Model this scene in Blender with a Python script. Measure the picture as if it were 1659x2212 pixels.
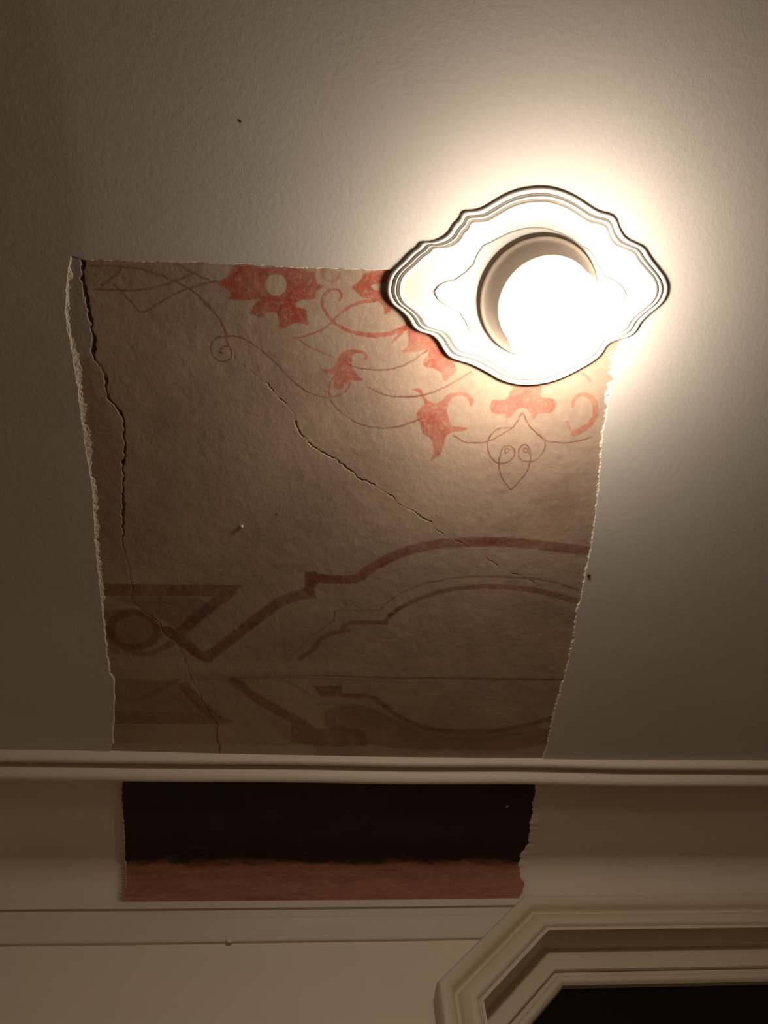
import bpy, bmesh, math, random
import numpy as np
from mathutils import Matrix, Vector
from mathutils.geometry import delaunay_2d_cdt

random.seed(7)
rng = np.random.default_rng(7)
for o in list(bpy.data.objects):
    bpy.data.objects.remove(o, do_unlink=True)
scene = bpy.context.scene
COL = scene.collection

# ------------------------------------------------------------------ camera
F_PX, CX, CY = 1630.0, 829.5, 1106.0          # photo frame 1659 x 2212
EYE = np.array([0.0, 0.0, 1.55])
def unit(v):
    v = np.asarray(v, float); return v / np.linalg.norm(v)
_Z = unit([695 - CX, -(220 - CY), -F_PX])
_X = np.array([15000.0, -720.0, -F_PX]); _X = unit(_X - _Z * _X.dot(_Z))
_Y = np.cross(_Z, _X)
ROT = np.array([_X, _Y, _Z])
cam_data = bpy.data.cameras.new('camera')
cam_data.sensor_fit = 'HORIZONTAL'; cam_data.sensor_width = 36.0
cam_data.lens = F_PX / 1659.0 * 36.0
cam_data.clip_start = 0.02
cam = bpy.data.objects.new('camera', cam_data); COL.objects.link(cam)
mw = Matrix([list(r) for r in ROT]).to_4x4()
mw.translation = Vector(EYE)
cam.matrix_world = mw
scene.camera = cam

# ------------------------------------------------------------------ world, exposure
world = bpy.data.worlds.new('world'); scene.world = world; world.use_nodes = True
world.node_tree.nodes['Background'].inputs[0].default_value = (0.02, 0.015, 0.01, 1)
world.node_tree.nodes['Background'].inputs[1].default_value = 0.2
LAMP_STRENGTH = 69.0
LAMP_COLOR = (1.0, 0.85, 0.70)
vs = scene.view_settings
vs.view_transform = 'Standard'; vs.look = 'None'; vs.gamma = 1.0
vs.use_curve_mapping = False; vs.exposure = 0.0

# ------------------------------------------------------------------ helpers
CEIL = 3.15                 # ceiling level
H = CEIL - EYE[2]
YW = 2.13                   # plane of the far wall
def ray(u, v): return ROT @ np.array([(u - CX) / F_PX, -(v - CY) / F_PX, -1.0])
def on_ceiling(u, v):
    r = ray(u, v); p = r * H / r[2]; return p[0], p[1]
def on_plane_y(u, v, y):
    r = ray(u, v); p = r * y / r[1] + EYE; return p[0], p[2]

def link(name, me, mat=None, parent=None):
    o = bpy.data.objects.new(name, me); COL.objects.link(o)
    if mat: me.materials.append(mat)
    if parent: o.parent = parent
    return o
def mesh_from(name, verts, faces, mat=None, parent=None, smooth=True):
    me = bpy.data.meshes.new(name)
    me.from_pydata([tuple(map(float, v)) for v in verts], [], [tuple(map(int, f)) for f in faces])
    me.validate()
    if smooth: me.polygons.foreach_set('use_smooth', [True] * len(me.polygons))
    me.update()
    return link(name, me, mat, parent)
def tag(o, label=None, cat=None, group=None, kind=None):
    if label: o['label'] = label
    if cat: o['category'] = cat
    if group: o['group'] = group
    if kind: o['kind'] = kind
    return o
def empty(name, loc):
    o = bpy.data.objects.new(name, None); COL.objects.link(o); o.location = loc
    o.empty_display_size = 0.05
    return o
def box(name, lo, hi, mat, parent=None, bevel=0.0):
    bm = bmesh.new(); bmesh.ops.create_cube(bm, size=1)
    for v in bm.verts:
        v.co = Vector([(lo[i] + hi[i]) / 2 + v.co[i] * (hi[i] - lo[i]) for i in range(3)])
    if bevel: bmesh.ops.bevel(bm, geom=bm.edges[:], offset=bevel, segments=2, affect='EDGES', profile=0.6)
    me = bpy.data.meshes.new(name); bm.to_mesh(me); bm.free()
    return link(name, me, mat, parent)
def lathe(name, prof, n, mat, parent, sharp=None, close_top=False):
    verts, faces = [], []
    for r, z in prof:
        for k in range(n):
            a = 2 * math.pi * k / n
            verts.append((r * math.cos(a), r * math.sin(a), z))
    for i in range(len(prof) - 1):
        for k in range(n):
            k2 = (k + 1) % n
            faces.append((i * n + k, i * n + k2, (i + 1) * n + k2, (i + 1) * n + k))
    return mesh_from(name, verts, faces, mat, parent)

class Noise2:
    """smooth value noise on the plane, for geometry"""
    def __init__(self, cell, seed):
        self.c = cell; self.g = np.random.default_rng(seed).uniform(-1, 1, (257, 257))
    def __call__(self, x, y):
        x = np.asarray(x, float) / self.c + 1000; y = np.asarray(y, float) / self.c + 1000
        i = np.floor(x).astype(int); j = np.floor(y).astype(int)
        fx = x - i; fy = y - j; fx = fx * fx * (3 - 2 * fx); fy = fy * fy * (3 - 2 * fy)
        i0, i1, j0, j1 = i % 257, (i + 1) % 257, j % 257, (j + 1) % 257
        g = self.g
        return (g[i0, j0] * (1 - fx) + g[i1, j0] * fx) * (1 - fy) + (g[i0, j1] * (1 - fx) + g[i1, j1] * fx) * fy
def sstep(a, b, x):
    t = np.clip((np.asarray(x, float) - a) / (b - a), 0, 1); return t * t * (3 - 2 * t)

# ------------------------------------------------------------------ materials
def new_mat(name):
    m = bpy.data.materials.new(name); m.use_nodes = True
    nt = m.node_tree; b = nt.nodes['Principled BSDF']
    return m, nt, b
def node(nt, kind, **kw):
    n = nt.nodes.new(kind)
    for k, v in kw.items(): setattr(n, k, v)
    return n
def noise(nt, scale, detail=4, rough=0.6, stretch=None):
    tc = node(nt, 'ShaderNodeNewGeometry')
    n = node(nt, 'ShaderNodeTexNoise'); n.inputs['Scale'].default_value = scale
    n.inputs['Detail'].default_value = detail; n.inputs['Roughness'].default_value = rough
    if stretch:
        mp = node(nt, 'ShaderNodeMapping'); mp.inputs['Scale'].default_value = stretch
        nt.links.new(tc.outputs['Position'], mp.inputs[0]); nt.links.new(mp.outputs[0], n.inputs['Vector'])
    else:
        nt.links.new(tc.outputs['Position'], n.inputs['Vector'])
    return n.outputs['Fac']
def ramp(nt, src, lo, hi, a=0.0, b=1.0):
    m = node(nt, 'ShaderNodeMapRange'); m.inputs[1].default_value = lo; m.inputs[2].default_value = hi
    m.inputs[3].default_value = a; m.inputs[4].default_value = b
    nt.links.new(src, m.inputs[0]); return m.outputs[0]
def mixc(nt, fac, a, b):
    m = node(nt, 'ShaderNodeMix', data_type='RGBA')
    if isinstance(fac, float): m.inputs[0].default_value = fac
    else: nt.links.new(fac, m.inputs[0])
    for s, c in ((6, a), (7, b)):
        if isinstance(c, tuple): m.inputs[s].default_value = (*c, 1)
        else: nt.links.new(c, m.inputs[s])
    return m.outputs[2]
def mul(nt, a, b):
    m = node(nt, 'ShaderNodeMath', operation='MULTIPLY')
    for i, c in enumerate((a, b)):
        if isinstance(c, float): m.inputs[i].default_value = c
        else: nt.links.new(c, m.inputs[i])
    return m.outputs[0]
def add_bump(nt, b, layers):
    prev = None
    for src, strength, dist in layers:
        bp = node(nt, 'ShaderNodeBump'); bp.inputs['Strength'].default_value = strength
        bp.inputs['Distance'].default_value = dist
        nt.links.new(src, bp.inputs['Height'])
        if prev: nt.links.new(prev, bp.inputs['Normal'])
        prev = bp.outputs[0]
    nt.links.new(prev, b.inputs['Normal'])
def paint_mat(name, col, col2, rough=0.6, bump=0.6, bscale=1.0):
    m, nt, b = new_mat(name)
    c = mixc(nt, ramp(nt, noise(nt, 3.0, 5), 0.3, 0.7), col, col2)
    nt.links.new(c, b.inputs['Base Color']); b.inputs['Roughness'].default_value = rough
    b.inputs['Specular IOR Level'].default_value = 0.3
    add_bump(nt, b, [(noise(nt, 90 * bscale, 3), bump, 0.0006), (noise(nt, 320 * bscale, 2), bump, 0.00025)])
    return m
M_CEIL = paint_mat('ceiling_paint', (0.69, 0.65, 0.60), (0.65, 0.61, 0.555), bump=0.8)
M_WALL = paint_mat('wall_paint', (0.84, 0.755, 0.61), (0.81, 0.725, 0.58), bump=0.3)
M_TRIM = paint_mat('trim_paint', (0.78, 0.69, 0.58), (0.73, 0.64, 0.53), rough=0.5, bump=0.3)
M_CASE = paint_mat('casing_paint', (0.72, 0.62, 0.475), (0.68, 0.58, 0.44), rough=0.42, bump=0.15)
M_PLASTER = paint_mat('medallion_plaster', (0.69, 0.66, 0.615), (0.65, 0.62, 0.575), rough=0.55, bump=0.4)
M_RAW = paint_mat('raw_plaster', (0.66, 0.58, 0.44), (0.78, 0.72, 0.60), rough=0.8, bump=1.0, bscale=2.0)
M_FLOOR = paint_mat('wood_floor', (0.17, 0.085, 0.045), (0.13, 0.065, 0.032), rough=0.45, bump=0.2)

def fresco_mat():
    m, nt, b = new_mat('aged_fresco')
    def attr(n):
        a = node(nt, 'ShaderNodeAttribute'); a.attribute_name = n; return a.outputs['Fac']
    base = mixc(nt, ramp(nt, noise(nt, 5, 6, 0.65), 0.35, 0.68), (0.52, 0.385, 0.285), (0.40, 0.285, 0.21))
    base = mixc(nt, mul(nt, ramp(nt, noise(nt, 2.2, 5, 0.6, (1, 1.3, 1)), 0.5, 0.75), 0.45), base, (0.31, 0.235, 0.19))
    base = mixc(nt, mul(nt, ramp(nt, noise(nt, 60, 4, 0.7), 0.45, 0.75), 0.30), base, (0.60, 0.49, 0.37))
    base = mixc(nt, attr('pale'), base, (0.58, 0.47, 0.36))
    base = mixc(nt, attr('filler'), base, (0.52, 0.47, 0.40))
    wear = ramp(nt, noise(nt, 110, 5, 0.75), 0.30, 0.50, 0.25, 1.0)
    wear2 = ramp(nt, noise(nt, 14, 4, 0.6), 0.30, 0.62, 0.62, 1.0)
    red = mixc(nt, ramp(nt, noise(nt, 28, 4), 0.35, 0.65), (0.47, 0.105, 0.06), (0.38, 0.07, 0.04))
    c = mixc(nt, mul(nt, attr('wash'), wear2), base, (0.24, 0.105, 0.075))
    c = mixc(nt, mul(nt, mul(nt, attr('red'), wear), wear2), c, red)
    c = mixc(nt, mul(nt, mul(nt, attr('thin'), wear), wear2), c, (0.24, 0.07, 0.045))
    wear3 = ramp(nt, noise(nt, 75, 5, 0.75), 0.30, 0.56, 0.45, 1.0)
    c = mixc(nt, mul(nt, mul(nt, attr('band'), wear3), wear2), c, (0.215, 0.055, 0.035))
    c = mixc(nt, mul(nt, attr('dark'), wear2), c, (0.10, 0.06, 0.04))
    nt.links.new(c, b.inputs['Base Color'])
    b.inputs['Roughness'].default_value = 0.75; b.inputs['Specular IOR Level'].default_value = 0.2
    add_bump(nt, b, [(noise(nt, 45, 4, 0.7), 0.8, 0.0010), (noise(nt, 190, 4, 0.7), 0.8, 0.0006)])
    return m
M_FRESCO = fresco_mat()

def plain(name, col, rough=0.5, metal=0.0, var=0.12, spec=0.4):
    m, nt, b = new_mat(name)
    dk = tuple(c * (1 - var) for c in col)
    nt.links.new(mixc(nt, ramp(nt, noise(nt, 25, 4), 0.3, 0.7), col, dk), b.inputs['Base Color'])
    b.inputs['Roughness'].default_value = rough; b.inputs['Metallic'].default_value = metal
    b.inputs['Specular IOR Level'].default_value = spec
    return m
M_COLLAR = plain('collar_enamel', (0.58, 0.48, 0.385), 0.4)
M_GLASS = plain('dark_glass', (0.008, 0.007, 0.006), 0.12, spec=0.25)
M_NAIL = plain('painted_nail', (0.62, 0.55, 0.44), 0.5)
M_DARKNAIL = plain('dark_hole', (0.05, 0.035, 0.025), 0.8)
def globe_mat():
    m, nt, b = new_mat('lit_opal_glass')
    b.inputs['Base Color'].default_value = (0.9, 0.88, 0.84, 1)
    b.inputs['Emission Color'].default_value = (*LAMP_COLOR, 1)
    b.inputs['Emission Strength'].default_value = LAMP_STRENGTH
    return m
M_GLOBE = globe_mat()

# ------------------------------------------------------------------ ceiling shape
# old plaster: sagging, with the part beyond the big crack hinged upwards
HINGE = np.array([on_ceiling(u, v) for u, v in ((60, -300), (110, 0), (150, 200), (185, 420), (190, 560), (215, 840), (262, 940), (268, 1150), (285, 1300))])
def hinge_x(y):
    return np.interp(y, HINGE[:, 1], HINGE[:, 0])
n_sag = Noise2(0.55, 3); n_sag2 = Noise2(0.21, 5)
def ceil_z(x, y):
    x = np.asarray(x, float); y = np.asarray(y, float)
    z = 0.0020 * n_sag(x, y) + 0.0006 * n_sag2(x, y)
    d = hinge_x(y) - x                                    # >0 left of the hinge
    dd = np.where(d > 0, d, 0)
    soft = np.sqrt(dd * dd + 0.015 ** 2) - 0.015
    tilt = 0.052 * (1 - 0.75 * sstep(0.9, 1.5, y))
    z = z + tilt * np.minimum(soft, 0.7)
    r2 = (x - 0.463) ** 2 + (y - 0.313) ** 2               # slight doming, added to darken the ceiling away from the lamp
    z = z + 0.0065 * np.minimum(r2, 3.0)
    return CEIL + z

def chaikin(P, it=1, closed=True):
    P = np.asarray(P, float)
    for _ in range(it):
        Q = np.roll(P, -1, 0) if closed else P[1:]
        A = P if closed else P[:-1]
        N = np.empty((2 * len(A), 2)); N[0::2] = .75 * A + .25 * Q; N[1::2] = .25 * A + .75 * Q
        if not closed: N = np.vstack([P[:1], N, P[-1:]])
        P = N
    return P
def resample(P, step, closed=True):
    P = np.asarray(P, float)
    if closed: P = np.vstack([P, P[:1]])
    s = np.r_[0, np.cumsum(np.hypot(*np.diff(P, axis=0).T))]
    n = max(3, int(round(s[-1] / step)))
    t = np.linspace(0, s[-1], n, endpoint=False) if closed else np.linspace(0, s[-1], n + 1)
    return np.c_[np.interp(t, s, P[:, 0]), np.interp(t, s, P[:, 1])]
def inside(P, x, y):
    r = np.zeros(x.shape, bool); n = len(P)
    for i in range(n):
        x1, y1 = P[i]; x2, y2 = P[(i + 1) % n]
        if y1 == y2: continue
        c = ((y1 > y) != (y2 > y)) & (x < (x2 - x1) * (y - y1) / (y2 - y1) + x1)
        r ^= c
    return r

# outline of the exposed patch (photo pixels, laid onto the ceiling plane)
TOP = [(152, 553), (175, 559), (200, 562), (260, 562), (330, 565), (400, 566), (480, 568), (545, 571), (590, 573), (640, 576),
       (700, 578), (760, 580), (800, 582), (848, 581)]
HID = [(900, 600), (1000, 640), (1250, 700), (1345, 725)]
RIGHT = [(1352, 738), (1338, 772), (1330, 800), (1325, 830), (1318, 850), (1312, 875), (1310, 900), (1303, 935), (1300, 970),
         (1297, 1000), (1295, 1050), (1290, 1090), (1284, 1140), (1278, 1180), (1274, 1205), (1268, 1230), (1262, 1260),
         (1257, 1290), (1249, 1312), (1246, 1325), (1244, 1350), (1241, 1380), (1235, 1410), (1228, 1435), (1220, 1470),
         (1212, 1500), (1203, 1530), (1196, 1560), (1190, 1590), (1183, 1620), (1177, 1640), (1174, 1655)]
BOT = [(232, 1655)]
LEFT = [(234, 1630), (240, 1612), (239, 1599), (243, 1560), (243, 1500), (243, 1475), (235, 1462), (229, 1420), (225, 1380), (221, 1340),
        (216, 1300), (212, 1260), (207, 1220), (204, 1180), (200, 1120), (198, 1062), (191, 1020), (184, 978), (179, 945),
        (174, 912), (170, 875), (167, 845), (160, 803), (152, 755), (142, 705), (139, 665), (142, 620), (146, 585)]
RING = np.array([on_ceiling(*p) for p in TOP + HID + RIGHT + BOT + LEFT])
SIDE_W = []                                            # width of the chipped rim (m) along the same points
for p in TOP: SIDE_W.append(0.0035)
for p in HID: SIDE_W.append(0.004)
for p in RIGHT: SIDE_W.append(0.034 if p[1] < 800 else 0.026 if p[1] < 840 else 0.012 if p[1] < 930 else 0.0065)
for p in BOT: SIDE_W.append(0.003)
for p in LEFT: SIDE_W.append(0.004 if p[1] > 1330 else 0.013 if p[1] > 1000 else 0.017)
P = np.vstack([RING, RING[:1]])
s = np.r_[0, np.cumsum(np.hypot(*np.diff(P, axis=0).T))]
nn = int(s[-1] / 0.0035)
tt = np.linspace(0, s[-1], nn, endpoint=False)
HOLE = np.c_[np.interp(tt, s, P[:, 0]), np.interp(tt, s, P[:, 1])]
RIM_W = np.interp(tt, s, np.r_[SIDE_W, SIDE_W[:1]])
tang = np.roll(HOLE, -2, 0) - np.roll(HOLE, 2, 0)
tang /= np.linalg.norm(tang, axis=1)[:, None]
area = 0.5 * np.sum(HOLE[:, 0] * np.roll(HOLE[:, 1], -1) - np.roll(HOLE[:, 0], -1) * HOLE[:, 1])
NRM = np.c_[-tang[:, 1], tang[:, 0]] * (1 if area > 0 else -1)      # pointing into the patch
na, nb = Noise2(0.018, 11), Noise2(0.006, 12)
jit = 0.0014 * na(HOLE[:, 0], HOLE[:, 1]) + 0.0011 * nb(HOLE[:, 0], HOLE[:, 1])
HOLE = HOLE + NRM * jit[:, None]

LAYER = 0.0040                                          # thickness of the later plaster and paint coats
def build_ceiling():
    x0, x1, y0, y1 = -2.3, 2.7, -1.7, 1.80
    pts = [Vector(p) for p in HOLE]
    n = len(pts)
    edges = [(i, (i + 1) % n) for i in range(n)]
    near = RING.mean(0)
    gx = np.arange(x0, x1 + 1e-6, 0.05); gy = np.arange(y0, y1 + 1e-6, 0.05)
    G = np.array([(a, b) for a in gx for b in gy])
    fx = np.arange(-1.0, -0.25, 0.02); fy = np.arange(-0.7, 1.8, 0.025)
    G = np.vstack([G, np.array([(a + 0.003, b + 0.004) for a in fx for b in fy])])
    keep = ~inside(RING, G[:, 0], G[:, 1])
    d = np.min(np.hypot(G[:, None, 0] - HOLE[None, ::3, 0], G[:, None, 1] - HOLE[None, ::3, 1]), 1)
    G = G[keep & (d > 0.008)]
    pts += [Vector(p) for p in G]
    vo, eo, fo, _, _, _ = delaunay_2d_cdt(pts, edges, [], 0, 1e-7)
    V = np.array([(p.x, p.y) for p in vo]); Fc = np.array([f for f in fo if len(f) == 3])
    cen = V[Fc].mean(1)
    Fc = Fc[~inside(HOLE, cen[:, 0], cen[:, 1])]
    zz = ceil_z(V[:, 0], V[:, 1]) - LAYER
    a = V[Fc]; cr = (a[:, 1, 0] - a[:, 0, 0]) * (a[:, 2, 1] - a[:, 0, 1]) - (a[:, 1, 1] - a[:, 0, 1]) * (a[:, 2, 0] - a[:, 0, 0])
    Fc = np.where((cr > 0)[:, None], Fc[:, ::-1], Fc)    # facing down
    o = mesh_from('ceiling', np.c_[V, zz], Fc, M_CEIL)
    tag(o, 'cream painted plaster ceiling with a large rectangle of paint removed', kind='structure')
    return o
ceiling = build_ceiling()

def build_rim():
    n = len(HOLE)
    nz1, nz2 = Noise2(0.0065, 21), Noise2(0.035, 22)
    k = 0.60 + 0.38 * nz1(HOLE[:, 0], HOLE[:, 1]) + 0.35 * nz2(HOLE[:, 0], HOLE[:, 1])
    w = np.clip(RIM_W * k, 0.0012, None)
    rows = []
    z = ceil_z(HOLE[:, 0], HOLE[:, 1])
    rows.append(np.c_[HOLE, z - LAYER])
    r1 = HOLE + NRM * (w * 0.12)[:, None]
    rows.append(np.c_[r1, z - LAYER * (0.78 + 0.25 * rng.uniform(-1, 1, n))])
    r2 = HOLE + NRM * (w * 0.5)[:, None]
    rows.append(np.c_[r2, z - LAYER * (0.45 + 0.30 * rng.uniform(-1, 1, n))])
    r3 = HOLE + NRM * (w * 0.9)[:, None]
    rows.append(np.c_[r3, z - LAYER * (0.28 + 0.2 * rng.uniform(-1, 1, n))])
    r4 = HOLE + NRM * w[:, None]
    rows.append(np.c_[r4, z + 0.0008])
    V = np.vstack(rows); Fc = []
    for r in range(4):
        for i in range(n):
            j = (i + 1) % n
            Fc.append((r * n + i, r * n + j, (r + 1) * n + j, (r + 1) * n + i))
    o = mesh_from('chipped_edge', V, Fc, M_RAW, ceiling, smooth=False)
    o['label'] = 'ragged pale broken plaster edge around the exposed painting'
build_rim()

# ------------------------------------------------------------------ the painting: masks on a fine plaster mesh
def A(L): return [on_ceiling(430 + x / 3.318, 540 + y / 3.318) for x, y in L]
def B(L): return [on_ceiling(850 + x / 3.318, 700 + y / 3.318) for x, y in L]
def C(L): return [on_ceiling(100 + x / 3.318, 520 + y / 3.318) for x, y in L]
def D(L): return [on_ceiling(180 + x / 2.765, 1100 + y / 2.765) for x, y in L]
def E(L): return [on_ceiling(700 + x / 2.676, 1100 + y / 2.676) for x, y in L]
MM = 0.00098                                             # metres per photo pixel near the lamp

STEP = 0.0015
gx = np.arange(-0.57, 0.80, STEP); gy = np.arange(0.24, 1.70, STEP)
NX, NY = len(gx), len(gy)
GX, GY = np.meshgrid(gx, gy, indexing='ij')
wn1, wn2 = Noise2(0.012, 31), Noise2(0.004, 32)
WX = GX + 0.0010 * wn1(GX, GY) + 0.0005 * wn2(GX, GY)
WY = GY + 0.0010 * wn1(GX + 5, GY + 3) + 0.0005 * wn2(GX + 2, GY + 7)
L = {k: np.zeros((NX, NY), np.float32) for k in ('red', 'thin', 'band', 'dark', 'wash', 'pale', 'filler')}
def window(P, pad):
    P = np.asarray(P)
    i0 = max(0, int((P[:, 0].min() - pad - gx[0]) / STEP)); i1 = min(NX, int((P[:, 0].max() + pad - gx[0]) / STEP) + 2)
    j0 = max(0, int((P[:, 1].min() - pad - gy[0]) / STEP)); j1 = min(NY, int((P[:, 1].max() + pad - gy[0]) / STEP) + 2)
    return slice(i0, max(i0, i1)), slice(j0, max(j0, j1))
def seg_dist(x, y, a, b):
    dx, dy = b[0] - a[0], b[1] - a[1]; l2 = dx * dx + dy * dy + 1e-12
    t = np.clip(((x - a[0]) * dx + (y - a[1]) * dy) / l2, 0, 1)
    return np.hypot(x - a[0] - t * dx, y - a[1] - t * dy), t
def stroke(layer, P, w0, w1=None, alpha=1.0, soft=0.0012, smooth=2, warp=True):
    """w = half width in metres, tapering from w0 to w1"""
    w1 = w0 if w1 is None else w1
    P = chaikin(P, smooth, False) if smooth else np.asarray(P, float)
    X, Y = (WX, WY) if warp else (GX, GY)
    s = np.r_[0, np.cumsum(np.hypot(*np.diff(P, axis=0).T))]; s /= s[-1]
    for k in range(len(P) - 1):
        sl = window(P[k:k + 2], max(w0, w1) + 2 * soft + 0.003)
        d, t = seg_dist(X[sl], Y[sl], P[k], P[k + 1])
        w = w0 + (w1 - w0) * (s[k] + (s[k + 1] - s[k]) * t)
        m = alpha * (1 - sstep(-soft, soft, d - w))
        L[layer][sl] = np.maximum(L[layer][sl], m)
def fill(layer, P, alpha=1.0, soft=0.0016, smooth=1, sub=False):
    P = chaikin(P, smooth, True) if smooth else np.asarray(P, float)
    sl = window(P, 0.006); x, y = WX[sl], WY[sl]
    if x.size == 0: return
    ins = inside(P, x, y); dm = np.full(x.shape, 1e9)
    for k in range(len(P)):
        d, _ = seg_dist(x, y, P[k], P[(k + 1) % len(P)]); dm = np.minimum(dm, d)
    sd = np.where(ins, -dm, dm)
    m = alpha * (1 - sstep(-soft, soft, sd))
    if sub: L[layer][sl] = np.minimum(L[layer][sl], 1 - m)
    else: L[layer][sl] = np.maximum(L[layer][sl], m)
def circ(fn, cx, cy, r, n=20): return fn([(cx + r * math.cos(2 * math.pi * i / n), cy + r * math.sin(2 * math.pi * i / n)) for i in range(n)])

# --- flower scrolls along the top
fill('red', A([(120, 235), (165, 215), (215, 190), (235, 110), (300, 115), (370, 108), (450, 130), (520, 125), (600, 125), (680, 120), (740, 135),
     (790, 155), (835, 150), (835, 200), (845, 235), (905, 265), (845, 285), (835, 320), (835, 355), (780, 355), (720, 360), (690, 385), (695, 415),
     (740, 425), (778, 430), (772, 470), (790, 545), (740, 530), (690, 520), (640, 550), (580, 565), (570, 510), (560, 460), (520, 445), (485, 450),
     (465, 485), (420, 485), (390, 465), (358, 465), (375, 435), (395, 390), (440, 360), (440, 345), (390, 360), (340, 365), (270, 360), (205, 350),
     (225, 310), (200, 280), (150, 262)]), 1.0)
fill('red', circ(A, 552, 250, 78), 0.95, sub=True)
fill('pale', circ(A, 552, 250, 76), 0.5)
fill('red', A([(380, 95), (520, 112), (520, 130), (430, 128)]), 0.75, sub=True)
fill('pale', circ(A, 120, 130, 95), 0.45)
fill('red', A([(1085, 265), (1130, 240), (1165, 200), (1180, 165), (1240, 155), (1310, 145), (1400, 120), (1400, 180), (1345, 235), (1260, 245), (1230, 262),
     (1260, 290), (1345, 300), (1390, 350), (1385, 410), (1360, 465), (1320, 462), (1330, 430), (1300, 375), (1230, 355), (1160, 340), (1125, 300)]), 0.9)
stroke('red', circ(A, 945, 165, 62, 12)[:8], 3 * MM, 4 * MM, 0.5)
stroke('red', A([(1005, 360), (1022, 330), (1005, 290), (960, 278), (910, 300), (880, 345), (880, 400), (915, 460), (960, 520), (1030, 565), (1120, 595),
       (1220, 615), (1320, 610), (1400, 590), (1520, 545)]), 2.2 * MM, 6 * MM, 0.9)
stroke('red', A([(690, 635), (780, 615), (870, 580), (940, 535), (1000, 465), (1070, 410), (1150, 375), (1260, 362)]), 1.5 * MM, 4 * MM, 0.8)
stroke('red', A([(665, 620), (715, 640), (800, 700), (880, 735), (985, 780)]), 1.8 * MM, 1.3 * MM, 0.7)
fill('red', A([(985, 800), (1010, 745), (1060, 720), (1120, 712), (1180, 725), (1210, 755), (1205, 785), (1185, 795), (1175, 775), (1190, 760), (1180, 745),
     (1140, 735), (1105, 745), (1095, 800), (1100, 840), (1125, 880), (1145, 915), (1190, 930), (1150, 945), (1100, 935), (1080, 930), (1060, 960),
     (1010, 1005), (975, 1000), (965, 930), (975, 890), (940, 890), (900, 885), (875, 855), (930, 858), (965, 850)]), 0.85)
stroke('red', A([(975, 890), (935, 960), (930, 1060), (1000, 1050), (1060, 1010), (1085, 950)]), 2.4 * MM, 2.4 * MM, 0.75)
fill('red', A([(1030, 870), (1055, 880), (1035, 925), (1000, 960), (990, 950), (1015, 910)]), 0.4, sub=True)
TH = 1.75 * MM
for P in [
    [(0, 345), (80, 430), (140, 490), (175, 560), (195, 610)],
    [(110, 640), (150, 625), (200, 618), (290, 625), (380, 670), (470, 740), (550, 810), (610, 880), (680, 950), (760, 1010), (850, 1050), (930, 1060)],
    [(195, 610), (200, 680), (235, 730), (230, 780), (180, 805), (110, 790), (80, 730), (85, 670), (120, 640)],
    [(205, 690), (160, 700), (145, 735), (165, 740)],
    [(930, 1065), (980, 1130), (1060, 1200), (1150, 1250), (1240, 1275), (1340, 1280), (1440, 1265), (1520, 1240), (1590, 1215)],
    [(1090, 830), (1160, 850), (1260, 862), (1360, 858), (1450, 835), (1540, 790), (1640, 720)],
    [(1200, 980), (1280, 1020), (1360, 1050), (1500, 1052), (1600, 1045)]]:
    stroke('thin', A(P), TH, TH, 0.85, 0.0011)
for P in [
    [(300, 185), (480, 180), (700, 210), (850, 260), (1000, 330), (1100, 400), (1190, 490), (1260, 590), (1290, 670)],
    [(330, 350), (500, 360), (680, 360), (850, 320), (1000, 260), (1060, 225)], [(390, 330), (470, 270), (530, 210)],
    [(480, 320), (550, 380), (610, 450), (680, 530), (760, 480), (900, 390), (1010, 345), (1150, 305), (1220, 290)],
    [(930, 165), (1040, 230), (1160, 280)]]:
    stroke('thin', C(P), TH, TH * 1.2, 0.75, 0.0012)
fill('red', B([(40, 195), (85, 180), (110, 130), (100, 70), (100, 20), (150, 30), (220, 60), (290, 100), (340, 150), (370, 210), (400, 255), (440, 290),
     (455, 340), (410, 370), (375, 415), (355, 390), (340, 350), (290, 315), (215, 310), (215, 260), (260, 210), (230, 180), (170, 200), (100, 205)]), 0.8)
stroke('red', B([(-60, 80), (0, 60), (60, 35), (130, 0)]), 4 * MM, 6 * MM, 0.85)
stroke('red', B([(-10, 135), (20, 100), (60, 60)]), 2 * MM, 4 * MM, 0.8)
fill('red', B([(120, 470), (170, 460), (205, 470), (215, 510), (240, 545), (290, 575), (340, 560), (370, 520), (420, 495), (480, 485), (540, 500), (575, 530),
     (572, 580), (550, 595), (545, 560), (510, 515), (450, 515), (410, 540), (385, 590), (385, 650), (410, 720), (460, 742), (550, 740), (500, 770),
     (420, 775), (375, 800), (365, 860), (340, 930), (300, 970), (265, 985), (290, 920), (285, 860), (245, 800), (205, 790), (195, 720), (155, 655),
     (195, 600), (230, 570), (200, 525), (170, 480)]), 0.85)
fill('red', B([(835, 480), (870, 450), (940, 430), (1070, 435), (1050, 510), (1080, 535), (1140, 530), (1170, 570), (1160, 620), (1120, 640), (1040, 640),
     (1020, 670), (1000, 690), (985, 650), (950, 600), (900, 600), (860, 650), (815, 690), (805, 645), (740, 645), (695, 625), (690, 580), (715, 540),
     (770, 545), (815, 540)]), 0.72)
stroke('red', B([(1290, 590), (1290, 540), (1340, 505), (1400, 510), (1445, 560), (1455, 620), (1440, 690), (1390, 740), (1300, 785)]), 4 * MM, 9 * MM, 0.62)
stroke('red', B([(1245, 700), (1270, 770), (1310, 795)]), 3 * MM, 2 * MM, 0.5)
stroke('red', B([(1330, 350), (1390, 375), (1410, 410)]), 3 * MM, 3 * MM, 0.5)
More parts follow.
